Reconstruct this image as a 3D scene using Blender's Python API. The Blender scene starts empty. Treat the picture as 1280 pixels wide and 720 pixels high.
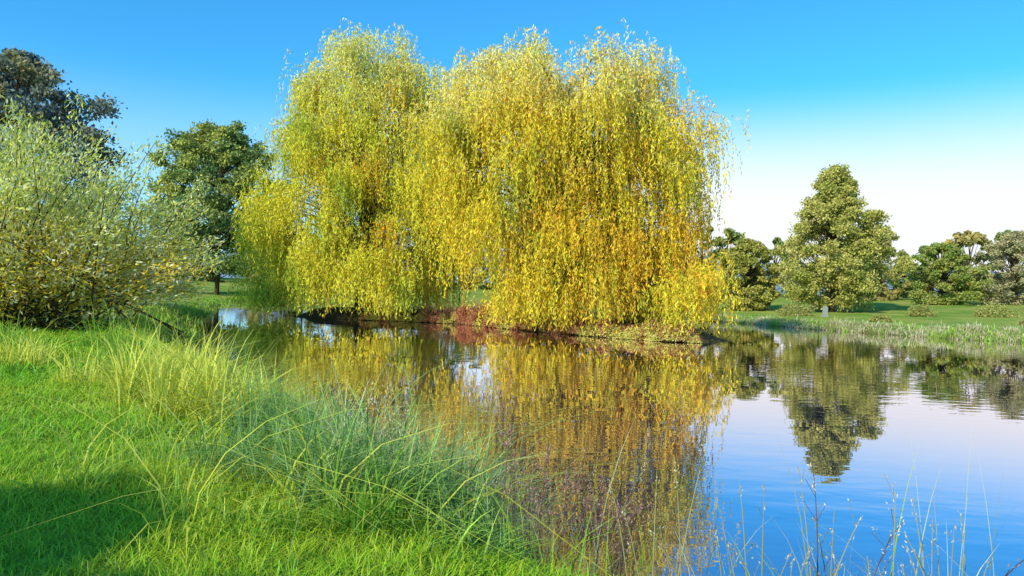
import bpy, math, numpy as np
from mathutils import Vector
rng = np.random.default_rng(7)
scene = bpy.context.scene
scene.view_settings.view_transform = 'Standard'
scene.view_settings.look = 'None'
scene.view_settings.exposure = 0

# ------------------------------------------------------------------ helpers
def link(o):
    scene.collection.objects.link(o); return o

def np_mesh(name, verts, faces, mat, cols=None, smooth=False):
    """verts (N,3), faces (M,4), cols (N,3)"""
    me = bpy.data.meshes.new(name)
    verts = np.ascontiguousarray(verts, dtype=np.float32)
    faces = np.ascontiguousarray(faces, dtype=np.int32)
    M, K = faces.shape
    me.vertices.add(len(verts)); me.vertices.foreach_set('co', verts.ravel())
    me.loops.add(M*K); me.loops.foreach_set('vertex_index', faces.ravel())
    me.polygons.add(M)
    me.polygons.foreach_set('loop_start', np.arange(0, M*K, K, dtype=np.int32))
    me.polygons.foreach_set('loop_total', np.full(M, K, dtype=np.int32))
    if smooth: me.polygons.foreach_set('use_smooth', np.ones(M, dtype=bool))
    me.update(calc_edges=True)
    if cols is not None:
        a = me.color_attributes.new('Col', 'FLOAT_COLOR', 'POINT')
        c = np.ones((len(verts), 4), dtype=np.float32); c[:, :3] = cols
        a.data.foreach_set('color', c.ravel())
    me.materials.append(mat)
    return link(bpy.data.objects.new(name, me))

def leaves(c, axis, length, width, cols):
    """rhombic leaves centred at c, along axis"""
    N = len(c)
    axis = axis/np.linalg.norm(axis, axis=1, keepdims=True)
    r = rng.normal(size=(N, 3)); s = np.cross(axis, r); s /= np.linalg.norm(s, axis=1, keepdims=True)+1e-9
    L = np.broadcast_to(np.asarray(length, float), (N,))[:, None]; W = np.broadcast_to(np.asarray(width, float), (N,))[:, None]
    n = np.cross(axis, s)
    v = np.stack([c-axis*L*.5, c+s*W*.5+n*W*.12, c+axis*L*.5, c-s*W*.5+n*W*.12], 1).reshape(-1, 3)
    return v, np.arange(N*4).reshape(-1, 4), np.repeat(cols, 4, 0)

class Acc:
    def __init__(s): s.v=[]; s.f=[]; s.c=[]; s.n=0
    def add(s, v, f, c):
        s.v.append(v); s.f.append(f+s.n); s.c.append(c); s.n += len(v)
    def obj(s, name, mat, smooth=False):
        return np_mesh(name, np.concatenate(s.v), np.concatenate(s.f), mat, np.concatenate(s.c), smooth)

def tube(path, radii, sides=7, col=(.1,.08,.06)):
    path = np.asarray(path, float); n = len(path)
    tan = np.gradient(path, axis=0); tan /= np.linalg.norm(tan, axis=1, keepdims=True)+1e-9
    ref = np.array([1., 0.3, 0.1]); ref /= np.linalg.norm(ref)
    u = np.cross(tan, ref); u /= np.linalg.norm(u, axis=1, keepdims=True)+1e-9
    w = np.cross(tan, u)
    a = np.linspace(0, 2*np.pi, sides, endpoint=False)
    v = path[:, None]+(u[:, None]*np.cos(a)[None, :, None]+w[:, None]*np.sin(a)[None, :, None])*np.asarray(radii)[:, None, None]
    f = []
    for i in range(n-1):
        for j in range(sides):
            k = (j+1) % sides
            f.append((i*sides+j, i*sides+k, (i+1)*sides+k, (i+1)*sides+j))
    return v.reshape(-1, 3), np.array(f), np.tile(np.array(col), (n*sides, 1))

def bez(a, b, c, n=7):
    t = np.linspace(0, 1, n)[:, None]
    return (1-t)**2*np.array(a)+2*t*(1-t)*np.array(b)+t*t*np.array(c)

def blades(base, h, w, ang, lean, c0, c1, K=5):
    N = len(base); t = np.linspace(0, 1, K)
    d = np.stack([np.cos(ang), np.sin(ang), 0*ang], 1)
    fa = ang+np.pi/2+rng.normal(0, .7, N)
    sd = np.stack([np.cos(fa), np.sin(fa), 0*fa], 1)
    hh = h[:, None, None]; le = lean[:, None, None]; tt = t[None, :, None]
    p = base[:, None]+d[:, None]*hh*le*tt**2.0
    p = p+np.array([0, 0, 1.])*hh*(tt-.42*np.minimum(le, 1.6)*tt**2.6)
    ww = (w[:, None]*np.where(t < .99, (1-t**1.6)*.95+.05, .04)[None])[:, :, None]*.5
    v = np.stack([p-sd[:, None]*ww, p+sd[:, None]*ww], 2).reshape(-1, 3)
    i0 = (np.arange(N)*K*2)[:, None]+(np.arange(K-1)*2)[None]
    f = np.stack([i0, i0+1, i0+3, i0+2], 2).reshape(-1, 4)
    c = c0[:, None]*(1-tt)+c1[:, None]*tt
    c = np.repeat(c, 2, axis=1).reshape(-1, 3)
    return v, f, c

def new_mat(name):
    m = bpy.data.materials.new(name); m.use_nodes = True
    nt = m.node_tree; nt.nodes.clear()
    return m, nt, nt.nodes.new('ShaderNodeOutputMaterial')

def leaf_mat(name, transl=.35, gloss=.06, rough=.45):
    m, nt, out = new_mat(name); N = nt.nodes; L = nt.links
    at = N.new('ShaderNodeAttribute'); at.attribute_name = 'Col'
    d = N.new('ShaderNodeBsdfDiffuse'); t = N.new('ShaderNodeBsdfTranslucent'); g = N.new('ShaderNodeBsdfGlossy')
    g.inputs['Roughness'].default_value = rough
    L.new(at.outputs['Color'], d.inputs['Color']); L.new(at.outputs['Color'], t.inputs['Color'])
    m1 = N.new('ShaderNodeMixShader'); m1.inputs[0].default_value = transl
    L.new(d.outputs[0], m1.inputs[1]); L.new(t.outputs[0], m1.inputs[2])
    if gloss <= 0:
        L.new(m1.outputs[0], out.inputs['Surface']); return m
    m2 = N.new('ShaderNodeMixShader'); m2.inputs[0].default_value = gloss
    L.new(m1.outputs[0], m2.inputs[1]); L.new(g.outputs[0], m2.inputs[2])
    L.new(m2.outputs[0], out.inputs['Surface'])
    return m

def bark_mat():
    m, nt, out = new_mat('bark'); N = nt.nodes; L = nt.links
    p = N.new('ShaderNodeBsdfPrincipled'); p.inputs['Roughness'].default_value = .95; p.inputs['Specular IOR Level'].default_value = .1
    tc = N.new('ShaderNodeTexCoord'); mp = N.new('ShaderNodeMapping'); mp.inputs['Scale'].default_value = (6, 6, 1)
    no = N.new('ShaderNodeTexNoise'); no.inputs['Scale'].default_value = 2; no.inputs['Detail'].default_value = 4
    cr = N.new('ShaderNodeValToRGB'); cr.color_ramp.elements[0].color = (.03, .022, .012, 1); cr.color_ramp.elements[1].color = (.12, .085, .035, 1)
    bp = N.new('ShaderNodeBump'); bp.inputs['Distance'].default_value = .05
    L.new(tc.outputs['Object'], mp.inputs[0]); L.new(mp.outputs[0], no.inputs['Vector'])
    L.new(no.outputs['Fac'], cr.inputs[0]); L.new(cr.outputs[0], p.inputs['Base Color'])
    L.new(no.outputs['Fac'], bp.inputs['Height']); L.new(bp.outputs[0], p.inputs['Normal'])
    L.new(p.outputs[0], out.inputs[0]); return m

M_leaf = leaf_mat('leaf', .25, 0)
M_willow = leaf_mat('willow_leaf', .24, 0)
M_grass = leaf_mat('grass_blade', .32, .02)
M_sallow = leaf_mat('sallow_leaf', .38, 0)
M_bark = bark_mat()

# ------------------------------------------------------------------ terrain
pond = np.array([(110,2),(30,2.2),(6,4.0),(3,4.9),(1.2,5.6),(.1,7),(-1.5,9.5),(-3.6,13),(-6.8,18),(-10,23),(-13.4,30),(-19.5,45),(-25.5,62),
                 (-33,84),(-38,100),(-33,104),(-20,96),(0,94),(15,86),(23,74),(27,63),(33,54),(42,49.5),(60,45),(110,38)], float)
island = np.array([(10.5,41),(12.6,43.5),(13.3,49),(10,57),(0,65),(-9,67),(-17,66),(-18,60),(-13,56.5),(-7,56),(-3,54),(1,48.5),(5,44),(8,41.6)], float)
def sdist(P, poly):
    """positive outside polygon"""
    d = np.full(len(P), 1e9); ins = np.zeros(len(P), bool)
    for i in range(len(poly)):
        a = poly[i]; b = poly[(i+1) % len(poly)]; ab = b-a
        t = np.clip(((P-a)@ab)/(ab@ab), 0, 1)
        d = np.minimum(d, np.linalg.norm(P-(a+t[:, None]*ab), axis=1))
        cond = (a[1] > P[:, 1]) != (b[1] > P[:, 1])
        xx = (b[0]-a[0])*(P[:, 1]-a[1])/(b[1]-a[1]+1e-12)+a[0]
        ins ^= cond & (P[:, 0] < xx)
    return np.where(ins, -d, d)
def wob(P, s=1.):
    x, y = P[:, 0]*s, P[:, 1]*s
    return (np.sin(x*1.3+y*.7)+np.sin(x*.6-y*1.1+2)+.5*np.sin(x*2.9+1)*np.sin(y*2.3+.5))/2.5
def land(P):
    P = np.asarray(P, float)
    s1 = sdist(P, pond)+.35*wob(P, .8); s2 = -sdist(P, island)+.3*wob(P, 1.1)
    return s1, s2
def ss(x): x = np.clip(x, 0, 1); return x*x*(3-2*x)
def height(P):
    P = np.asarray(P, float); s1, s2 = land(P)
    far = ss((P[:, 1]-40)/30)
    hm = (1.0-.45*far)*ss((s1+.25)/2.4)+far*np.minimum(np.maximum(s1-2, 0)*.045, 3.0)+.05*wob(P, .5)*ss(s1/2)
    hm = np.where(s1 < -.25, -.9*ss((-s1-.25)/2), hm)
    hi = np.where(s2 > -.25, .75*ss((s2+.25)/2.5), -9)
    return np.maximum(hm, hi)
def hz(x, y): return float(height(np.array([[x, y]]))[0])

xs = np.unique(np.concatenate([np.linspace(-3000,-160,14), np.arange(-160,-40,2.5), np.arange(-40,-24,.8), np.arange(-24,18,.3), np.arange(18,160,1.5), np.linspace(160,3000,14)]))
ys = np.unique(np.concatenate([np.linspace(-600,-30,10), np.arange(-30,-4,1.), np.arange(-4,32,.3), np.arange(32,135,.8), np.arange(135,300,10), np.linspace(300,6000,14)]))
X, Y = np.meshgrid(xs, ys); P = np.stack([X.ravel(), Y.ravel()], 1)
Z = height(P); s1, s2 = land(P)
nx, ny = len(xs), len(ys)
idx = np.arange(nx*ny).reshape(ny, nx)
F = np.stack([idx[:-1,:-1], idx[:-1,1:], idx[1:,1:], idx[1:,:-1]], 2).reshape(-1, 4)
m, nt, out = new_mat('lawn_soil'); N = nt.nodes; L = nt.links
p = N.new('ShaderNodeBsdfPrincipled'); p.inputs['Roughness'].default_value = .95; p.inputs['Specular IOR Level'].default_value=.1
tc = N.new('ShaderNodeTexCoord')
n1 = N.new('ShaderNodeTexNoise'); n1.inputs['Scale'].default_value = .25; n1.inputs['Detail'].default_value = 8
n2 = N.new('ShaderNodeTexNoise'); n2.inputs['Scale'].default_value = 9; n2.inputs['Detail'].default_value = 5
L.new(tc.outputs['Object'], n1.inputs['Vector']); L.new(tc.outputs['Object'], n2.inputs['Vector'])
c1 = N.new('ShaderNodeValToRGB'); c1.color_ramp.elements[0].position=.3; c1.color_ramp.elements[1].position=.7
c1.color_ramp.elements[0].color = (.12,.26,.02,1); c1.color_ramp.elements[1].color = (.42,.40,.08,1)
c2 = N.new('ShaderNodeMapRange'); c2.inputs['From Min'].default_value=.3; c2.inputs['From Max'].default_value=.7; c2.inputs['To Min'].default_value=.6; c2.inputs['To Max'].default_value=1.25
at = N.new('ShaderNodeAttribute'); at.attribute_name = 'Col'
mx = N.new('ShaderNodeMix'); mx.data_type='RGBA'; mx.inputs['B'].default_value=(.10,.08,.03,1)
hs = N.new('ShaderNodeHueSaturation')
L.new(n1.outputs['Fac'], c1.inputs[0]); L.new(n2.outputs['Fac'], c2.inputs['Value'])
sp = N.new('ShaderNodeSeparateColor'); L.new(at.outputs['Color'], sp.inputs[0])
L.new(sp.outputs[0], mx.inputs['Factor']); L.new(c1.outputs[0], mx.inputs['A'])
L.new(mx.outputs['Result'], hs.inputs['Color']); L.new(c2.outputs[0], hs.inputs['Value']); L.new(hs.outputs[0], p.inputs['Base Color'])
bp = N.new('ShaderNodeBump'); bp.inputs['Distance'].default_value=.06; L.new(n2.outputs['Fac'], bp.inputs['Height']); L.new(bp.outputs[0], p.inputs['Normal'])
L.new(p.outputs[0], out.inputs[0])
mud = np.clip(1-(np.maximum(s1, -9)-.2)/1.0, 0, 1); mud = np.where((s2 > -3), 1, mud)
ground = np_mesh('ground', np.stack([P[:,0],P[:,1],Z],1), F, m, np.stack([mud]*3,1), True)

# ------------------------------------------------------------------ water
m, nt, out = new_mat('pond_water'); N = nt.nodes; L = nt.links
tc = N.new('ShaderNodeTexCoord')
mp = N.new('ShaderNodeMapping'); mp.inputs['Scale'].default_value=(1.0,2.0,1); mp.inputs['Rotation'].default_value=(0,0,.25)
a = N.new('ShaderNodeTexNoise'); a.inputs['Scale'].default_value=1.0; a.inputs['Detail'].default_value=2; a.inputs['Roughness'].default_value=.45
b = N.new('ShaderNodeTexNoise'); b.inputs['Scale'].default_value=.12; b.inputs['Detail'].default_value=2
L.new(tc.outputs['Object'], mp.inputs[0]); L.new(mp.outputs[0], a.inputs['Vector']); L.new(tc.outputs['Object'], b.inputs['Vector'])
mr = N.new('ShaderNodeMapRange'); mr.inputs['From Min'].default_value=.42; mr.inputs['From Max'].default_value=.65; mr.inputs['To Min'].default_value=.001; mr.inputs['To Max'].default_value=.008
L.new(b.outputs['Fac'], mr.inputs['Value'])
bp = N.new('ShaderNodeBump'); bp.inputs['Strength'].default_value=1
L.new(mr.outputs[0], bp.inputs['Distance']); L.new(a.outputs['Fac'], bp.inputs['Height'])
fr = N.new('ShaderNodeFresnel'); fr.inputs['IOR'].default_value=1.4; L.new(bp.outputs[0], fr.inputs['Normal'])
ma = N.new('ShaderNodeMath'); ma.operation='MULTIPLY_ADD'; ma.inputs[1].default_value=1.0; ma.inputs[2].default_value=.36; ma.use_clamp=True
L.new(fr.outputs[0], ma.inputs[0])
df = N.new('ShaderNodeBsdfDiffuse'); df.inputs['Color'].default_value=(.004,.018,.07,1)
gl = N.new('ShaderNodeBsdfGlossy'); gl.inputs['Roughness'].default_value=.01; gl.inputs['Color'].default_value=(.98,.90,.98,1)
L.new(bp.outputs[0], gl.inputs['Normal'])
ms = N.new('ShaderNodeMixShader'); L.new(ma.outputs[0], ms.inputs[0]); L.new(df.outputs[0], ms.inputs[1]); L.new(gl.outputs[0], ms.inputs[2])
L.new(ms.outputs[0], out.inputs[0])
np_mesh('pond_water', np.array([(-60,-1,0),(130,-1,0),(130,112,0),(-60,112,0)]), np.array([[0,1,2,3]]), m)

# ------------------------------------------------------------------ willows
def willow(cx, cy, prof, ntips, nstr, ca, cb, cd, seed, extra=(), gap=None, orange=.3):
    global rng
    rng = np.random.default_rng(seed)
    zt = np.array([q[0] for q in prof]); rt = np.array([q[1] for q in prof]); ox = np.array([q[2] for q in prof])
    base = hz(cx, cy)
    zs = rng.uniform(zt[0], zt[-1], ntips*8)
    R = np.interp(zs, zt, rt); keep = rng.uniform(0, rt.max(), len(zs)) < R; zs = zs[keep][:ntips]; R = np.interp(zs, zt, rt)
    nt_ = len(zs); th = rng.uniform(0, 2*np.pi, nt_)
    # the far side of the crown is thinner than the sunny side
    flip = (np.sin(th) > .25) & (rng.random(nt_) < .45); th = np.where(flip, -th, th)
    topf = ss((zs-zt[-1]*.68)/(zt[-1]*.3))
    rr = R*(np.where(rng.random(nt_) < .2, rng.uniform(.3, .8, nt_), rng.uniform(.74, 1.06, nt_))*(1-topf)+topf*np.sqrt(rng.uniform(0, 1, nt_)))
    rr *= 1+.10*np.sin(th*4+zs*.7+seed)+.07*np.sin(th*7-zs*1.1)
    tips = np.stack([cx+np.interp(zs, zt, ox)+rr*np.cos(th), cy+rr*np.sin(th)*.85, zs+rng.normal(0, .35, nt_)], 1)
    if gap: tips = tips[[not gap(q) for q in tips]]
    if len(extra): tips = np.concatenate([tips, np.array(extra, float)])
    T = len(tips)
    wood = Acc()
    tr = [np.array([cx, cy, base-.3]), np.array([cx+.2, cy, base+2.2]), np.array([cx+.1, cy+.2, base+4.5]), np.array([cx, cy+.3, base+9.]), np.array([cx+.4, cy+.3, zt[-1]*.85])]
    wood.add(*tube(tr, [.85, .6, .5, .3, .08], 12))
    for k in range(T):
        t = tips[k]; u = np.clip(t[2]*.6, base+2.2, zt[-1]*.7); s = np.array([np.interp(u, [q[2] for q in tr], [q[j] for q in tr]) for j in range(3)])
        mid = np.array([cx+(t[0]-cx)*.5, cy+(t[1]-cy)*.5, t[2]+.3])+rng.normal(0, .5, 3)
        pa = bez(s, mid, t+np.array([0, 0, -.2]), 9)
        wood.add(*tube(pa, np.linspace(.11, .015, 9), 5))
    # strands
    sc = np.repeat(np.arange(T), nstr); S = len(sc)
    o = tips[sc]+rng.normal(0, 1, (S, 3))*np.array([.72, .72, .42])
    od = tips[sc][:, :2]-np.array([cx, cy]); od /= np.linalg.norm(od, axis=1, keepdims=True)+1e-6
    ang = np.arctan2(od[:, 1], od[:, 0])+rng.normal(0, .9, S)
    tf = ss((o[:, 2]-zt[-1]*.7)/(zt[-1]*.3))
    Lg = rng.uniform(1.5, 4.2, S)*np.where(rng.uniform(0, 1, S) < .2, 1.35, 1)
    amp = rng.uniform(.2, 1.1, S); rise = rng.uniform(.1, 1.0, S)*(1+.3*tf*rng.uniform(0, 1, S))
    sp = .15
    cnt = np.maximum((Lg/sp).astype(int), 4)
    si = np.repeat(np.arange(S), cnt); t = (np.arange(len(si))-np.repeat(np.cumsum(cnt)-cnt, cnt))*sp
    ph = rng.uniform(0, 6.28, S)
    px = o[si, 0]+np.cos(ang[si])*amp[si]*(1-np.exp(-t/.8))+.10*np.sin(t*1.3+ph[si])
    py = o[si, 1]+np.sin(ang[si])*amp[si]*(1-np.exp(-t/.8))+.10*np.cos(t*1.1+ph[si])
    pz = o[si, 2]-t+rise[si]*1.4*(1-np.exp(-t/.7))
    C = np.stack([px, py, pz], 1)+rng.normal(0, .055, (len(si), 3))
    fl = (rng.uniform(.2, 1.2, S))[si]; k = pz > fl; C = C[k]; sik = si[k]; tk = t[k]
    ax = rng.normal(0, .42, (len(C), 3)); ax[:, 2] -= 1.0
    ax[tk < .5] += np.array([0, 0, .9])
    lobe = rng.uniform(0, 1, T)[sc][sik]; st = rng.uniform(0, 1, S)[sik]
    m_ = np.clip(.55*lobe+.45*st+rng.normal(0, .12, len(C)), 0, 1)[:, None]
    col = np.array(ca)*(1-m_)+np.array(cb)*m_
    # broad greener patches, also painting in darker hollows, more of them low down
    gp = np.sin(C[:, 0]*.55+seed)*np.sin(C[:, 2]*.5+C[:, 1]*.3+seed*.3)+.5*np.sin(C[:, 0]*1.7+C[:, 2]*1.1)
    gp = ss((gp+.1-(C[:, 2]-6)*.03+rng.normal(0, .15, len(C)))/1.3)[:, None]*.8
    col = col*(1-gp)+np.array(cd)*gp
    # limbs that have already turned orange-gold, mostly on the right and low
    bias = np.clip(.55+(tips[:, 0]-cx)/16-(tips[:, 2]-6)/24, 0, 1)*2
    turned = (rng.uniform(0, 1, T) < orange*bias)[sc][sik]*rng.uniform(.2, 1, S)[sik]
    turned = np.maximum(turned, (rng.uniform(0, 1, S) < orange*.45)[sik]*.7)[:, None]
    col = col*(1-turned)+np.array([.92,.48,.04])*turned
    # shade inside the crown painted in: inner leaves tinted darker and browner
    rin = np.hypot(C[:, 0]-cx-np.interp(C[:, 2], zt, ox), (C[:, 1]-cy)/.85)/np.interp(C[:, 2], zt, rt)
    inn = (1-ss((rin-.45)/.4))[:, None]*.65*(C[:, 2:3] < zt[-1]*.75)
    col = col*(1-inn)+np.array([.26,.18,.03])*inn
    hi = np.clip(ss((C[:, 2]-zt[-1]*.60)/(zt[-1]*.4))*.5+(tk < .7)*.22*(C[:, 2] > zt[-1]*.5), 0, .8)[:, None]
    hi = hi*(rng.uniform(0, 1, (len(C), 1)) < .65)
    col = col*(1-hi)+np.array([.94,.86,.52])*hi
    col = np.clip(col*rng.uniform(.65, 1.2, (len(C), 1)), 0, .95)
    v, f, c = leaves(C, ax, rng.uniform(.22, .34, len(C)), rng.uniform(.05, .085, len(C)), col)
    e = link(bpy.data.objects.new('weeping_willow', None)); e.location = (0, 0, 0)
    w_ = wood.obj('trunk_and_limbs', M_bark, True); w_.parent = e
    cr = np_mesh('hanging_foliage', v, f, M_willow, c); cr.parent = e
    print('willow leaves', len(C))

core = lambda x, y: [(x+dx, y+dy, z) for z in (7, 10, 13, 16) for dx, dy in ((-2.2, .5), (2.2, 1.0), (0, 2.0))]
willow(-12.0, 60, [(1.8,7.6,-.3),(5,8.4,-.4),(9,8.1,-.2),(12,6.9,.2),(15,6.4,.1),(18,6.3,0),(20.6,5.2,0),(22.4,2.6,.2)], 210, 52,
       (.66,.64,.05), (.92,.76,.07), (.36,.46,.045), 11, gap=lambda q: q[0] > -6.5 and q[2] < 5 and q[1] < 60, orange=.07,
       extra=[(-5.2,60,z) for z in (5.5,7.5,9.5,11.5,13.5,15.5)]+[(-6.5,57.5,z) for z in (6.5,8.5,10.5,12.5,14.5,17)]+[(-6,61,18.5),(-7,59,19.5),(-5.4,60,17.5)]+core(-12, 60))
willow(3.2, 49, [(1.8,6.4,.6),(6,7.2,.6),(10,8.2,.5),(14,8.6,.5),(16.2,7.8,.4),(17.6,6.6,0),(18.4,4.6,0)], 230, 52,
       (.76,.64,.05), (.94,.70,.05), (.46,.48,.045), 23, orange=.30,
       extra=[(10.8,42.8,3.9),(10.0,41.8,3.6),(11.2,44.0,3.2),(9.4,41.4,3.0),(11.2,45,4.6),(8.6,41.6,2.8),(-4.5,54,9),(-5,55,10),(-4,55,8.5),(-5,57,11),(-4.6,58,13),(-4.5,57,15.5),(-4,56,17),(-4.8,55,18),(-4.2,53,14),(-4.8,53,11.5),(-3.6,54,18.2)]+core(3.4, 49),
       gap=lambda q: q[0] < -.6 and q[2] < 6.0 and q[1] < 50.5)

# ------------------------------------------------------------------ broadleaf trees
def crown_profile(kind, t):
    if kind == 'cone': return np.interp(t, [0,.08,.25,.45,.65,.85,1], [.45,.85,1,.86,.62,.34,.06])
    if kind == 'bush': return np.interp(t, [0,.2,.5,.8,1], [.95,1,.9,.6,.15])
    if kind == 'dome': return np.interp(t, [0,.15,.4,.65,.85,1], [.75,.95,1,.92,.7,.25])
    return np.interp(t, [0,.15,.4,.65,.85,1], [.45,.8,1,.92,.62,.12])
def tree(name, x, y, top, base_z, hw, kind, ca, cb, nclump, nleaf, lsz, seed, twiggy=.0, trunk_r=.35, acc=None):
    global rng
    rng = np.random.default_rng(seed)
    g = hz(x, y)
    t = rng.uniform(0, 1, nclump); R = crown_profile(kind, t)*hw
    th = rng.uniform(0, 2*np.pi, nclump)
    lump = 1+.14*np.sin(th*3+seed)+.10*np.sin(th*5+t*9)
    r = R*lump*np.sqrt(rng.uniform(.12, 1, nclump))
    H = top-base_z
    cc = np.stack([x+r*np.cos(th), y+r*np.sin(th), base_z+t*H], 1)
    cr_ = rng.uniform(.10, .2, nclump)*hw*(1.0-.35*t)
    ci = rng.integers(0, nclump, nleaf)
    d = rng.normal(size=(nleaf, 3)); d /= np.linalg.norm(d, axis=1, keepdims=True)
    rad = rng.uniform(.1, 1, nleaf)**.5*cr_[ci]*(1+.35*rng.normal(size=nleaf)*.6)
    C = cc[ci]+d*rad[:, None]*np.array([1.15, 1.15, .8])
    C[:, 2] = np.maximum(C[:, 2], g+.1)
    mixv = np.clip(rng.uniform(0, 1, nclump)[ci]*.7+rng.uniform(0, .3, nleaf), 0, 1)[:, None]
    col = np.clip((np.array(ca)*(1-mixv)+np.array(cb)*mixv)*rng.uniform(.7, 1.25, (nleaf, 1)), 0, .9)
    ax = d*.6+rng.normal(size=(nleaf, 3))*.7
    v, f, c = leaves(C, ax, rng.uniform(.8, 1.3, nleaf)*lsz, rng.uniform(.5, .75, nleaf)*lsz, col)
    wd = acc[1] if acc else Acc()
    hh = base_z+H*.55
    tr = [(x, y, g-.3), (x+.1, y, g+(hh-g)*.4), (x, y+.1, hh), (x, y, base_z+H*.9)]
    wd.add(*tube(tr, [trunk_r, trunk_r*.75, trunk_r*.45, .05], 9))
    for k in range(0, nclump, max(1, nclump//70)):
        s = np.array([x, y, g+(cc[k, 2]-g)*rng.uniform(.45, .7)])
        wd.add(*tube(bez(s, (s+cc[k])/2+np.array([0, 0, -.2]), cc[k], 5), np.linspace(trunk_r*.28, .02, 5), 5))
    if acc: acc[0].add(v, f, c); return
    e = link(bpy.data.objects.new(name, None))
    wd.obj('trunk_and_limbs', M_bark, True).parent = e
    np_mesh('crown', v, f, M_leaf, c).parent = e

tree('lime_tree', 36.8, 85, 17.8, 2.2, 6.8, 'cone', (.34,.36,.06), (.64,.54,.15), 280, 60000, .30, 3)
tree('maple_tree', 58.5, 101, 10.6, 1.6, 4.8, 'round', (.24,.32,.06), (.42,.40,.09), 150, 22000, .32, 4)
tree('birch_tree', 66.5, 98, 12.2, 2.8, 5.0, 'round', (.38,.34,.16), (.55,.46,.22), 110, 14000, .26, 5, trunk_r=.2)
tree('hawthorn_tree', 28.6, 90, 9.5, 1.0, 4.2, 'round', (.32,.34,.06), (.52,.44,.10), 150, 20000, .32, 6)
tree('ash_tree', -41.5, 104, 24.4, 4.0, 9.4, 'dome', (.12,.24,.10), (.56,.52,.10), 340, 68000, .42, 8)
tree('copper_beech_tree', -30.5, 45, 15.8, 3.0, 6.8, 'round', (.07,.17,.24), (.42,.34,.12), 220, 46000, .25, 9)
# tree behind the viewer, the one that shades the near lawn
tree('oak_tree', -12.2, -7.9, 10.0, 3.2, 4.8, 'round', (.10,.16,.03), (.2,.25,.05), 80, 9000, .27, 10)

# distant tree belt = one mass
lf, wd = Acc(), Acc()
r0 = np.random.default_rng(77)
for k, x in enumerate(np.arange(-170, 210, 4.6)):
    y = 124+r0.uniform(-8, 10)+(24 if x < 0 else 0)
    top = r0.uniform(10.8, 14.5)+(1.6 if x > 60 else 0); c = r0.uniform(0, 1)
    ca = np.array((.18,.25,.07))*(1-c)+np.array((.32,.28,.09))*c; cb = np.array((.34,.38,.1))*(1-c)+np.array((.56,.42,.12))*c
    tree('x', x+r0.uniform(-2, 2), y, top, 1.5, r0.uniform(4.8, 6.6), 'bush', ca, cb, 36, 2600, .75, 100+k, acc=(lf, wd), trunk_r=.25)
e = link(bpy.data.objects.new('distant_trees', None))
lf.obj('crowns', M_leaf).parent = e; wd.obj('trunks', M_bark).parent = e

# distant hills, aerial haze put into their bluish base colour
xsn = np.linspace(-2500, 2500, 120); rows = []
for j, (yy, sc_) in enumerate([(1300,0),(1500,.7),(1800,1),(2600,.2)]):
    rows.append(np.stack([xsn, np.full(120, yy), 2+sc_*(78+28*np.sin(xsn*.0021+1)+12*np.sin(xsn*.0073))], 1))
idx = np.arange(480).reshape(4, 120)
m, nt, out = new_mat('hazy_hill'); pN = nt.nodes.new('ShaderNodeBsdfPrincipled'); pN.inputs['Roughness'].default_value=1
nn = nt.nodes.new('ShaderNodeTexNoise'); nn.inputs['Scale'].default_value=.01; tcn = nt.nodes.new('ShaderNodeTexCoord'); nt.links.new(tcn.outputs['Object'], nn.inputs['Vector'])
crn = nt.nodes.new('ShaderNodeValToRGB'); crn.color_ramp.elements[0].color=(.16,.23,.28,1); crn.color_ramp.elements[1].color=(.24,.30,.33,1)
nt.links.new(nn.outputs['Fac'], crn.inputs[0]); nt.links.new(crn.outputs[0], pN.inputs['Base Color']); nt.links.new(pN.outputs[0], out.inputs[0])
np_mesh('hills', np.concatenate(rows), np.stack([idx[:-1,:-1], idx[:-1,1:], idx[1:,1:], idx[1:,:-1]], 2).reshape(-1, 4), m, None, True)

# ------------------------------------------------------------------ sallow bush on the left bank
rng = np.random.default_rng(31)
lf, wd = Acc(), Acc()
cx, cy = -16.6, 23.0; g = 1.0
NS = 380
for k in range(NS):
    th = rng.uniform(0, 2*np.pi); q = rng.uniform(0, 1)**.6
    b0 = np.array([cx+rng.normal(0, 1.8), cy+rng.normal(0, 1.3), g-.2])
    elev = 1.5-1.3*q
    Ln = rng.uniform(4.7, 7.5)*(1-.05*q)
    d = np.array([math.cos(th)*math.cos(elev), math.sin(th)*math.cos(elev), math.sin(elev)])
    if d[0] > 0: Ln *= 1-.04*d[0]
    tip = b0+d*Ln+np.array([0, 0, .2]); mid = b0+d*Ln*.5+np.array([0, 0, .9])
    pa = bez(b0, mid, tip, 9)
    wd.add(*tube(pa, np.linspace(.03, .006, 9), 4, (.1,.08,.05)))
    warm = np.clip(rng.normal(.4, .3), 0, 1)
    nl = 280
    t = rng.uniform(.12, 1, nl)**.65
    P0 = np.stack([np.interp(t, np.linspace(0, 1, 9), pa[:, i]) for i in range(3)], 1)
    spread = (.5*(1-t)+.15)[:, None]
    C = P0+rng.normal(0, 1, (nl, 3))*spread
    C[:, 2] = np.maximum(C[:, 2], .35)
    low = (1-ss((C[:, 2]-1.5)/3.8))[:, None]
    mm = np.clip(warm*low*1.9+rng.normal(.08, .1, (nl, 1)), 0, 1)
    col = np.array([.66,.70,.15])*(1-mm)+np.array([.94,.62,.05])*mm
    pale = (rng.uniform(0, 1, (nl, 1)) < .3)*.65
    col = np.clip((col*(1-pale)+np.array([.93,.92,.66])*pale)*rng.uniform(.65, 1.2, (nl, 1)), 0, .94)
    ax = d[None]*1.0+rng.normal(0, .55, (nl, 3))
    lf.add(*leaves(C, ax, rng.uniform(.13, .21, nl), rng.uniform(.038, .062, nl), col))
e = link(bpy.data.objects.new('sallow_bush', None))
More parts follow.
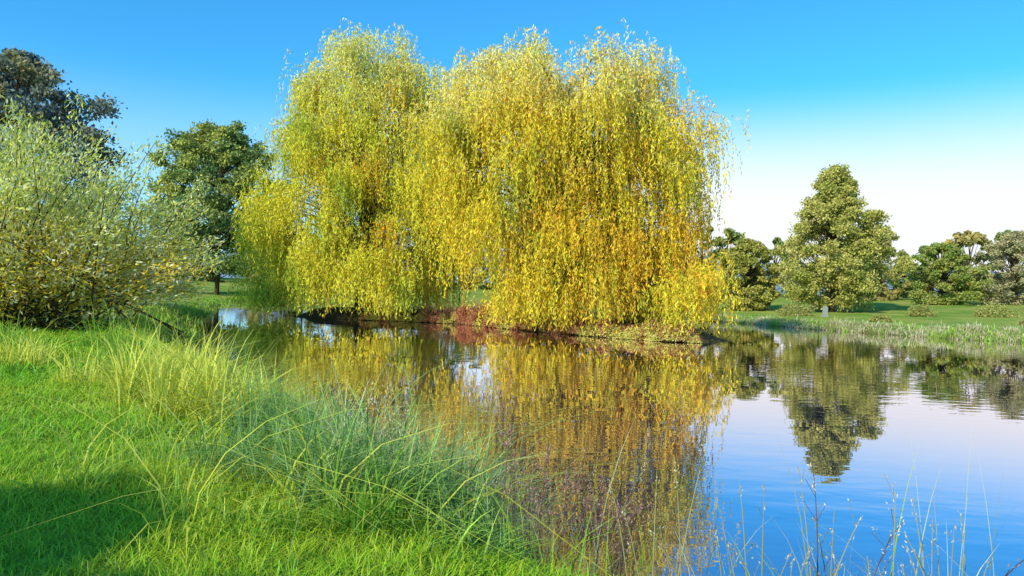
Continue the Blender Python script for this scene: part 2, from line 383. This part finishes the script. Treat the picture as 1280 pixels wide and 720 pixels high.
lf.obj('leaves', M_sallow).parent = e; wd.obj('stems', M_bark).parent = e

# ------------------------------------------------------------------ grass
def col_rand(N, ca, cb, j=.15):
    m_ = rng.uniform(0, 1, (N, 1)); return np.clip((np.array(ca)*(1-m_)+np.array(cb)*m_)*rng.uniform(1-j, 1+j, (N, 1)), 0, .93)
rng = np.random.default_rng(41)
G = Acc()
def lawn(x0, x1, y0, y1, dens, h0, h1, w):
    n = int((x1-x0)*(y1-y0)*dens)
    P = np.stack([rng.uniform(x0, x1, n), rng.uniform(y0, y1, n)], 1)
    P = P[np.abs(P[:, 0]) < P[:, 1]*.78+1.5]
    s, _ = land(P); P = P[(s > .15)]
    z = height(P); n = len(P); patch = np.clip(wob(P, 1.7)*.5+.5, 0, 1)+.5*np.clip(wob(P, 4.1), 0, 1)
    h = rng.uniform(h0, h1, n)*(.6+.8*patch)
    tone = np.clip(wob(P, .9)*.5+.5+rng.normal(0, .25, n), 0, 1)[:, None]
    c1 = np.array([.28,.66,.02])*(1-tone)+np.array([.84,.86,.04])*tone
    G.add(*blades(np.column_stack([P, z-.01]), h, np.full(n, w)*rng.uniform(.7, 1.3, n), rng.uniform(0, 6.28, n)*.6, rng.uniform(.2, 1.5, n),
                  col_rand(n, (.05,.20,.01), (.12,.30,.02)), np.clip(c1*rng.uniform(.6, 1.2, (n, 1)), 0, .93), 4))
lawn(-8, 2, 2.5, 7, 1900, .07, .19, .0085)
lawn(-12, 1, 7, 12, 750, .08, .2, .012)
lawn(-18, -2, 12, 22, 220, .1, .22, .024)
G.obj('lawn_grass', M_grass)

T = Acc()
def tuft(x, y, n, h, spread, w, c0, c1, lean=(.1, 1.5), r=.25, wind=.35):
    th = rng.uniform(0, 6.28, n); rr = r*np.sqrt(rng.uniform(0, 1, n))
    P = np.stack([x+rr*np.cos(th), y+rr*np.sin(th)], 1); z = height(P)
    n1 = np.clip(rng.lognormal(-.3, .4, n), .25, 1.6)
    fall = rng.uniform(0, 6.28)           # every clump flops its own way
    a = np.where(rng.random(n) < wind, fall+rng.normal(0, .5, n), th+rng.normal(0, .9, n))
    T.add(*blades(np.column_stack([P, z-.02]), n1*h, np.full(n, w)*rng.uniform(.5, 1.4, n),
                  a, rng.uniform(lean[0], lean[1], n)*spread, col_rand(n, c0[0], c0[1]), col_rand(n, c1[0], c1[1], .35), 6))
green = (((.06,.20,.02),(.12,.28,.03)), ((.38,.68,.05),(.72,.82,.10)))
blueg = (((.03,.12,.03),(.07,.18,.04)), ((.26,.54,.10),(.60,.74,.24)))
yel = (((.40,.44,.03),(.56,.56,.05)), ((.92,.86,.06),(.95,.88,.20)))
straw = (((.34,.30,.12),(.46,.38,.18)), ((.74,.66,.36),(.88,.80,.52)))
def along(n, off0, off1, i0, i1):
    pts = []
    for _ in range(n):
        i = rng.uniform(i0, i1); k = int(i); a = pond[k]+(pond[k+1]-pond[k])*(i-k)
        dv = pond[k+1]-pond[k]; nv = np.array([dv[1], -dv[0]])/np.linalg.norm(dv); nv = -nv if sdist((a+nv*.5)[None], pond)[0] < 0 else nv
        pts.append(a+nv*rng.uniform(off0, off1))
    return pts
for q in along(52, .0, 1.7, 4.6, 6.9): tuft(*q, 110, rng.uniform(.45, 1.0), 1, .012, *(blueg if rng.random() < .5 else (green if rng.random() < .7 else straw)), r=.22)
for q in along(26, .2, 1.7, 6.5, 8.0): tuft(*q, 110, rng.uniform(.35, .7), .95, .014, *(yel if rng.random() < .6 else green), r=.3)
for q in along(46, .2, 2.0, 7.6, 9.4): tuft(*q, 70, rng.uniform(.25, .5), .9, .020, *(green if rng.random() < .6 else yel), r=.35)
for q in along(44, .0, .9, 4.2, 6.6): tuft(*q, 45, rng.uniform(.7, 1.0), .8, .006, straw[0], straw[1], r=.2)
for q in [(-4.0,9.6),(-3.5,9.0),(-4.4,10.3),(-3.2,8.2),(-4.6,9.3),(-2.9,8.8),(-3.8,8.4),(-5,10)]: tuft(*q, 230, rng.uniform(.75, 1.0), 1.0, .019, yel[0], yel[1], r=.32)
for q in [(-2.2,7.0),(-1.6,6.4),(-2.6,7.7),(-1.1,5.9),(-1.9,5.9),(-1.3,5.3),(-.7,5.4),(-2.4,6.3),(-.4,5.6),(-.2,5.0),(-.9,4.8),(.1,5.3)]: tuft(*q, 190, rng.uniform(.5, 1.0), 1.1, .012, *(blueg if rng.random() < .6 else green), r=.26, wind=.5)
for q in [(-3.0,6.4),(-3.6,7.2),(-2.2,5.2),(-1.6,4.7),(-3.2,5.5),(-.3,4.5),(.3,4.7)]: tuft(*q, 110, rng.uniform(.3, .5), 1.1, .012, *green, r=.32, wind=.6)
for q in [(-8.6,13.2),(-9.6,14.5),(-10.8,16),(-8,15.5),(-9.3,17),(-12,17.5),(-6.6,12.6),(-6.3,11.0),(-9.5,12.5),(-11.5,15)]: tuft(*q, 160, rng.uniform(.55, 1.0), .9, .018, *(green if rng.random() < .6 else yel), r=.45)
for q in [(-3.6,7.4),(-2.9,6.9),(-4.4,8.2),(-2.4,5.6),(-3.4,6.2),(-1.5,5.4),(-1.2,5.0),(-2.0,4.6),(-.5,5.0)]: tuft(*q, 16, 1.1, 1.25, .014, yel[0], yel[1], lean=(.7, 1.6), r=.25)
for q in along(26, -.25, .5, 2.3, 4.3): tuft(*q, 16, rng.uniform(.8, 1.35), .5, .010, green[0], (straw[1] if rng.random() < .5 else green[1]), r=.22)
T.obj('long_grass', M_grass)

# dried weeds with seed heads by the near water's edge
Wd, Sd = Acc(), Acc()
def weed(x, y, h, bend, side=0, seeds=30, col=(.2,.12,.09), sc=(.30,.2,.13), r=1.):
    z = hz(x, y); a = rng.uniform(0, 6.28)
    tip = np.array([x+math.cos(a)*bend+side, y+math.sin(a)*bend*.4, z+h]); b0 = np.array([x, y, z-.02])
    pa = bez(b0, (b0+tip)/2+np.array([-side*.4, 0, h*.25]), tip, 9)
    Wd.add(*tube(pa, np.linspace(.005, .0018, 9)*r, 4, col))
    for _ in range(5 if seeds > 10 else 1):
        s = pa[rng.integers(3, 8)]; t2 = s+np.array([rng.normal(0, .08), rng.normal(0, .06), rng.uniform(.05, .16)])
        Wd.add(*tube(bez(s, (s+t2)/2, t2, 4), [.002]*4, 3, col)); n = max(seeds//4, 2)
        Sd.add(*leaves(t2+rng.normal(0, .016, (n, 3)), rng.normal(size=(n, 3)), .02, .009, col_rand(n, sc, np.array(sc)*1.6)))
    n = seeds; t = rng.uniform(.78, 1, n)
    C = np.stack([np.interp(t, np.linspace(0, 1, 9), pa[:, i]) for i in range(3)], 1)+rng.normal(0, .008, (n, 3))
    Sd.add(*leaves(C, (pa[-1]-pa[-3])+rng.normal(0, .06, size=(n, 3)), .024, .008, col_rand(n, sc, np.array(sc)*1.6)))
for _ in range(26): weed(rng.uniform(-.1, 1.0), rng.uniform(5.0, 6.4), rng.uniform(.6, 1.05), rng.uniform(.05, .25), seeds=40, col=(.24,.13,.11), sc=(.36,.2,.16))
for _ in range(14): weed(rng.uniform(-1.1, 0), rng.uniform(5.4, 6.6), rng.uniform(.5, .85), rng.uniform(.05, .25), seeds=26, sc=(.5,.42,.26))
for _ in range(40): weed(rng.uniform(.9, 3.4), rng.uniform(4.3, 5.0), rng.uniform(.7, 1.35), rng.uniform(.1, .45), seeds=8, col=(.42,.38,.16), sc=(.55,.46,.28), r=1.3)
weed(2.75, 4.5, .95, .1, .35, seeds=10, col=(.12,.07,.05), r=1.5); weed(2.0, 4.7, 1.45, .05, -.1, seeds=26, sc=(.55,.45,.3), r=1.4); weed(2.2, 4.6, 1.1, .1, .3, seeds=20, sc=(.55,.45,.3), r=1.4)
e = link(bpy.data.objects.new('dried_weeds', None))
Wd.obj('stems', M_leaf).parent = e; Sd.obj('seed_heads', M_leaf).parent = e

# ------------------------------------------------------------------ island edge plants
rng = np.random.default_rng(53)
def shrub(acc, x, y, hw, h, n, ca, cb, ls):
    d = rng.normal(size=(n, 3)); d /= np.linalg.norm(d, axis=1, keepdims=True); d[:, 2] = np.abs(d[:, 2])
    r = rng.uniform(.3, 1, n)**.6*(1+.2*np.sin(d[:, 0]*9+x)*np.cos(d[:, 1]*8))
    C = np.array([x, y, max(hz(x, y), 0)])+d*r[:, None]*np.array([hw, hw, h]); C[:, 2] = np.maximum(C[:, 2], .05)
    acc.add(*leaves(C, rng.normal(size=(n, 3))+np.array([0,0,.6]), rng.uniform(.7, 1.4, n)*ls, rng.uniform(.35, .6, n)*ls, col_rand(n, ca, cb, .3)))
A = Acc(); B = Acc()
poly = island
for k in range(190):
    i = rng.uniform(8.3, 14); kk = int(i) % 14; a = poly[kk]; b = poly[(kk+1) % 14]; q = a+(b-a)*(i-int(i))
    c = np.array([0, 56.]); inw = (c-q)/np.linalg.norm(c-q); q = q+inw*rng.uniform(-.3, 2.0)
    red = .75 if -4 < q[0] < 4 else .4
    if rng.random() < red: shrub(A, q[0], q[1], rng.uniform(.4, .9), rng.uniform(.35, 1.6 if q[0] < 4 else .9), 400, (.38,.13,.07), (.64,.30,.13), .12)
    else: shrub(B, q[0], q[1], rng.uniform(.4, .9), rng.uniform(.25, .7), 400, (.44,.46,.08), (.85,.66,.18), .13)
A.obj('dogwood_shrubs', M_leaf); B.obj('island_undergrowth', M_leaf)

# far bank rough fringe
T = Acc()
for q in along(520, -.3, 2.2, 18.3, 23.6):
    tuft(*q, 26, rng.uniform(.25, .6), .8, .06, *(straw if rng.random() < .6 else green), r=.7)
for q in along(180, -.2, 1.5, 9.6, 16): tuft(*q, 26, .4, .8, .06, *green, r=.8)
T.obj('bank_grass', M_grass)
B = Acc()
for (x, y, hw, h) in [(44,62,1.2,.7),(33,66,1.0,.6),(47,72,2,1.3),(52,66,2.2,.9),(41,74,1.4,1.2),(30,78,2,1.5),(56,78,2,1.5)]:
    shrub(B, x, y, hw, h, 1400, (.24,.30,.07), (.5,.40,.12), .2)
B.obj('low_shrubs', M_leaf)

# small weathered stone on the far lawn
m, nt, out = new_mat('weathered_stone'); pN = nt.nodes.new('ShaderNodeBsdfPrincipled'); pN.inputs['Roughness'].default_value=.85
nn = nt.nodes.new('ShaderNodeTexNoise'); nn.inputs['Scale'].default_value=6; nn.inputs['Detail'].default_value=6
crn = nt.nodes.new('ShaderNodeValToRGB'); crn.color_ramp.elements[0].color=(.20,.20,.17,1); crn.color_ramp.elements[1].color=(.40,.39,.34,1)
nt.links.new(nn.outputs['Fac'], crn.inputs[0]); nt.links.new(crn.outputs[0], pN.inputs['Base Color']); nt.links.new(pN.outputs[0], out.inputs[0])
import bmesh
def marker(x, y, w, h, rot):
    bm = bmesh.new(); pts = [(-w/2, -.2), (w/2, -.2)]+[(w/2*math.cos(a), h-w*.35+w*.35*math.sin(a)) for a in np.linspace(0, math.pi, 11)]
    f = bm.faces.new([bm.verts.new((p_[0], -.07, p_[1])) for p_ in pts])
    ex = bmesh.ops.extrude_face_region(bm, geom=[f]); bmesh.ops.translate(bm, vec=(0, .14, 0), verts=[v_ for v_ in ex['geom'] if isinstance(v_, bmesh.types.BMVert)])
    r_ = bmesh.ops.create_cube(bm, size=1); 
    for v_ in r_['verts']: v_.co = Vector((v_.co.x*w*1.35, v_.co.y*.36, v_.co.z*.3))
    bmesh.ops.recalc_face_normals(bm, faces=bm.faces)
    me = bpy.data.meshes.new('stone_marker'); bm.to_mesh(me); bm.free(); me.materials.append(m)
    o = link(bpy.data.objects.new('stone_marker', me)); o.location = (x, y, hz(x, y)); o.rotation_euler = (0, .03, rot)
marker(31.8, 75, .5, 1.1, .1)

# floating leaves
rng = np.random.default_rng(61)
n = 1800
P = np.stack([rng.uniform(-12, 32, n), rng.uniform(6, 60, n)], 1); P = P[(wob(P, .3)+rng.normal(0, .3, n)) > .45]; s, s2 = land(P); P = P[(s < -.3) & (s2 < -.3)]
n = len(P); a = rng.uniform(0, 6.28, n)
d = np.stack([np.cos(a), np.sin(a)], 1); e_ = np.stack([-d[:, 1], d[:, 0]], 1)
v = np.stack([P-d*.04, P+e_*.012, P+d*.04, P-e_*.012], 1).reshape(-1, 2)
np_mesh('floating_leaves', np.column_stack([v, np.full(len(v), .006)]), np.arange(len(v)).reshape(-1, 4), M_leaf, np.repeat(col_rand(n, (.4,.3,.06), (.5,.42,.2)), 4, 0))

# ------------------------------------------------------------------ light
sd = Vector((-.62, -.78, 0)).normalized(); el = math.radians(31)
todir = Vector((sd.x*math.cos(el), sd.y*math.cos(el), math.sin(el)))
sl = bpy.data.lights.new('sun', 'SUN'); sl.energy = 5.0; sl.angle = math.radians(.5); sl.color = (1, .96, .87)
so = link(bpy.data.objects.new('sun', sl)); so.rotation_euler = todir.to_track_quat('Z', 'Y').to_euler()
w = bpy.data.worlds.new('World'); scene.world = w; w.use_nodes = True
nt = w.node_tree; nt.nodes.clear(); N = nt.nodes; L = nt.links
sky = N.new('ShaderNodeTexSky'); sky.sky_type = 'NISHITA'; sky.sun_disc = False
sky.sun_elevation = el; sky.sun_rotation = math.atan2(sd.x, sd.y) % (2*math.pi); sky.air_density = 1.0; sky.dust_density = .6; sky.ozone_density = 1.0
bg = N.new('ShaderNodeBackground'); bg.inputs['Strength'].default_value = .15
gr = N.new('ShaderNodeMix'); gr.data_type='RGBA'; gr.blend_type='MULTIPLY'; gr.inputs['Factor'].default_value=1; gr.inputs['B'].default_value=(.26,1.1,1.6,1)
# haze low in the sky, strongest to the right of the pond
tc = N.new('ShaderNodeTexCoord'); sx = N.new('ShaderNodeSeparateXYZ'); L.new(tc.outputs['Generated'], sx.inputs[0])
mz = N.new('ShaderNodeMapRange'); mz.interpolation_type='SMOOTHSTEP'; mz.inputs['From Min'].default_value=.12; mz.inputs['From Max'].default_value=.27; mz.inputs['To Min'].default_value=1; mz.inputs['To Max'].default_value=0
L.new(sx.outputs['Z'], mz.inputs['Value'])
dt = N.new('ShaderNodeVectorMath'); dt.operation='DOT_PRODUCT'; dt.inputs[1].default_value=(.55,.83,0); L.new(tc.outputs['Generated'], dt.inputs[0])
mh = N.new('ShaderNodeMapRange'); mh.interpolation_type='SMOOTHSTEP'; mh.inputs['From Min'].default_value=.55; mh.inputs['From Max'].default_value=.95; mh.inputs['To Min'].default_value=.3; mh.inputs['To Max'].default_value=1
L.new(dt.outputs['Value'], mh.inputs['Value'])
mm = N.new('ShaderNodeMath'); mm.operation='MULTIPLY'; L.new(mz.outputs[0], mm.inputs[0]); L.new(mh.outputs[0], mm.inputs[1])
hx = N.new('ShaderNodeMix'); hx.data_type='RGBA'; hx.inputs['B'].default_value=(6.6,6.9,6.9,1)
L.new(mm.outputs[0], hx.inputs['Factor'])
ow = N.new('ShaderNodeOutputWorld')
L.new(sky.outputs[0], gr.inputs['A']); L.new(gr.outputs['Result'], hx.inputs['A']); L.new(hx.outputs['Result'], bg.inputs['Color']); L.new(bg.outputs[0], ow.inputs[0])

# ------------------------------------------------------------------ camera
cam = bpy.data.cameras.new('camera'); cam.lens = 26; cam.sensor_width = 36; cam.clip_end = 12000; cam.clip_start = .05
co = link(bpy.data.objects.new('camera', cam)); co.location = (0, 0, 2.6)
from mathutils import Matrix
pitch = math.radians(.19); roll = math.radians(1.72)
co.matrix_world = Matrix.Translation((0, 0, 2.6)) @ Matrix.Rotation(math.radians(90)+pitch, 4, 'X') @ Matrix.Rotation(roll, 4, 'Z')
scene.camera = co
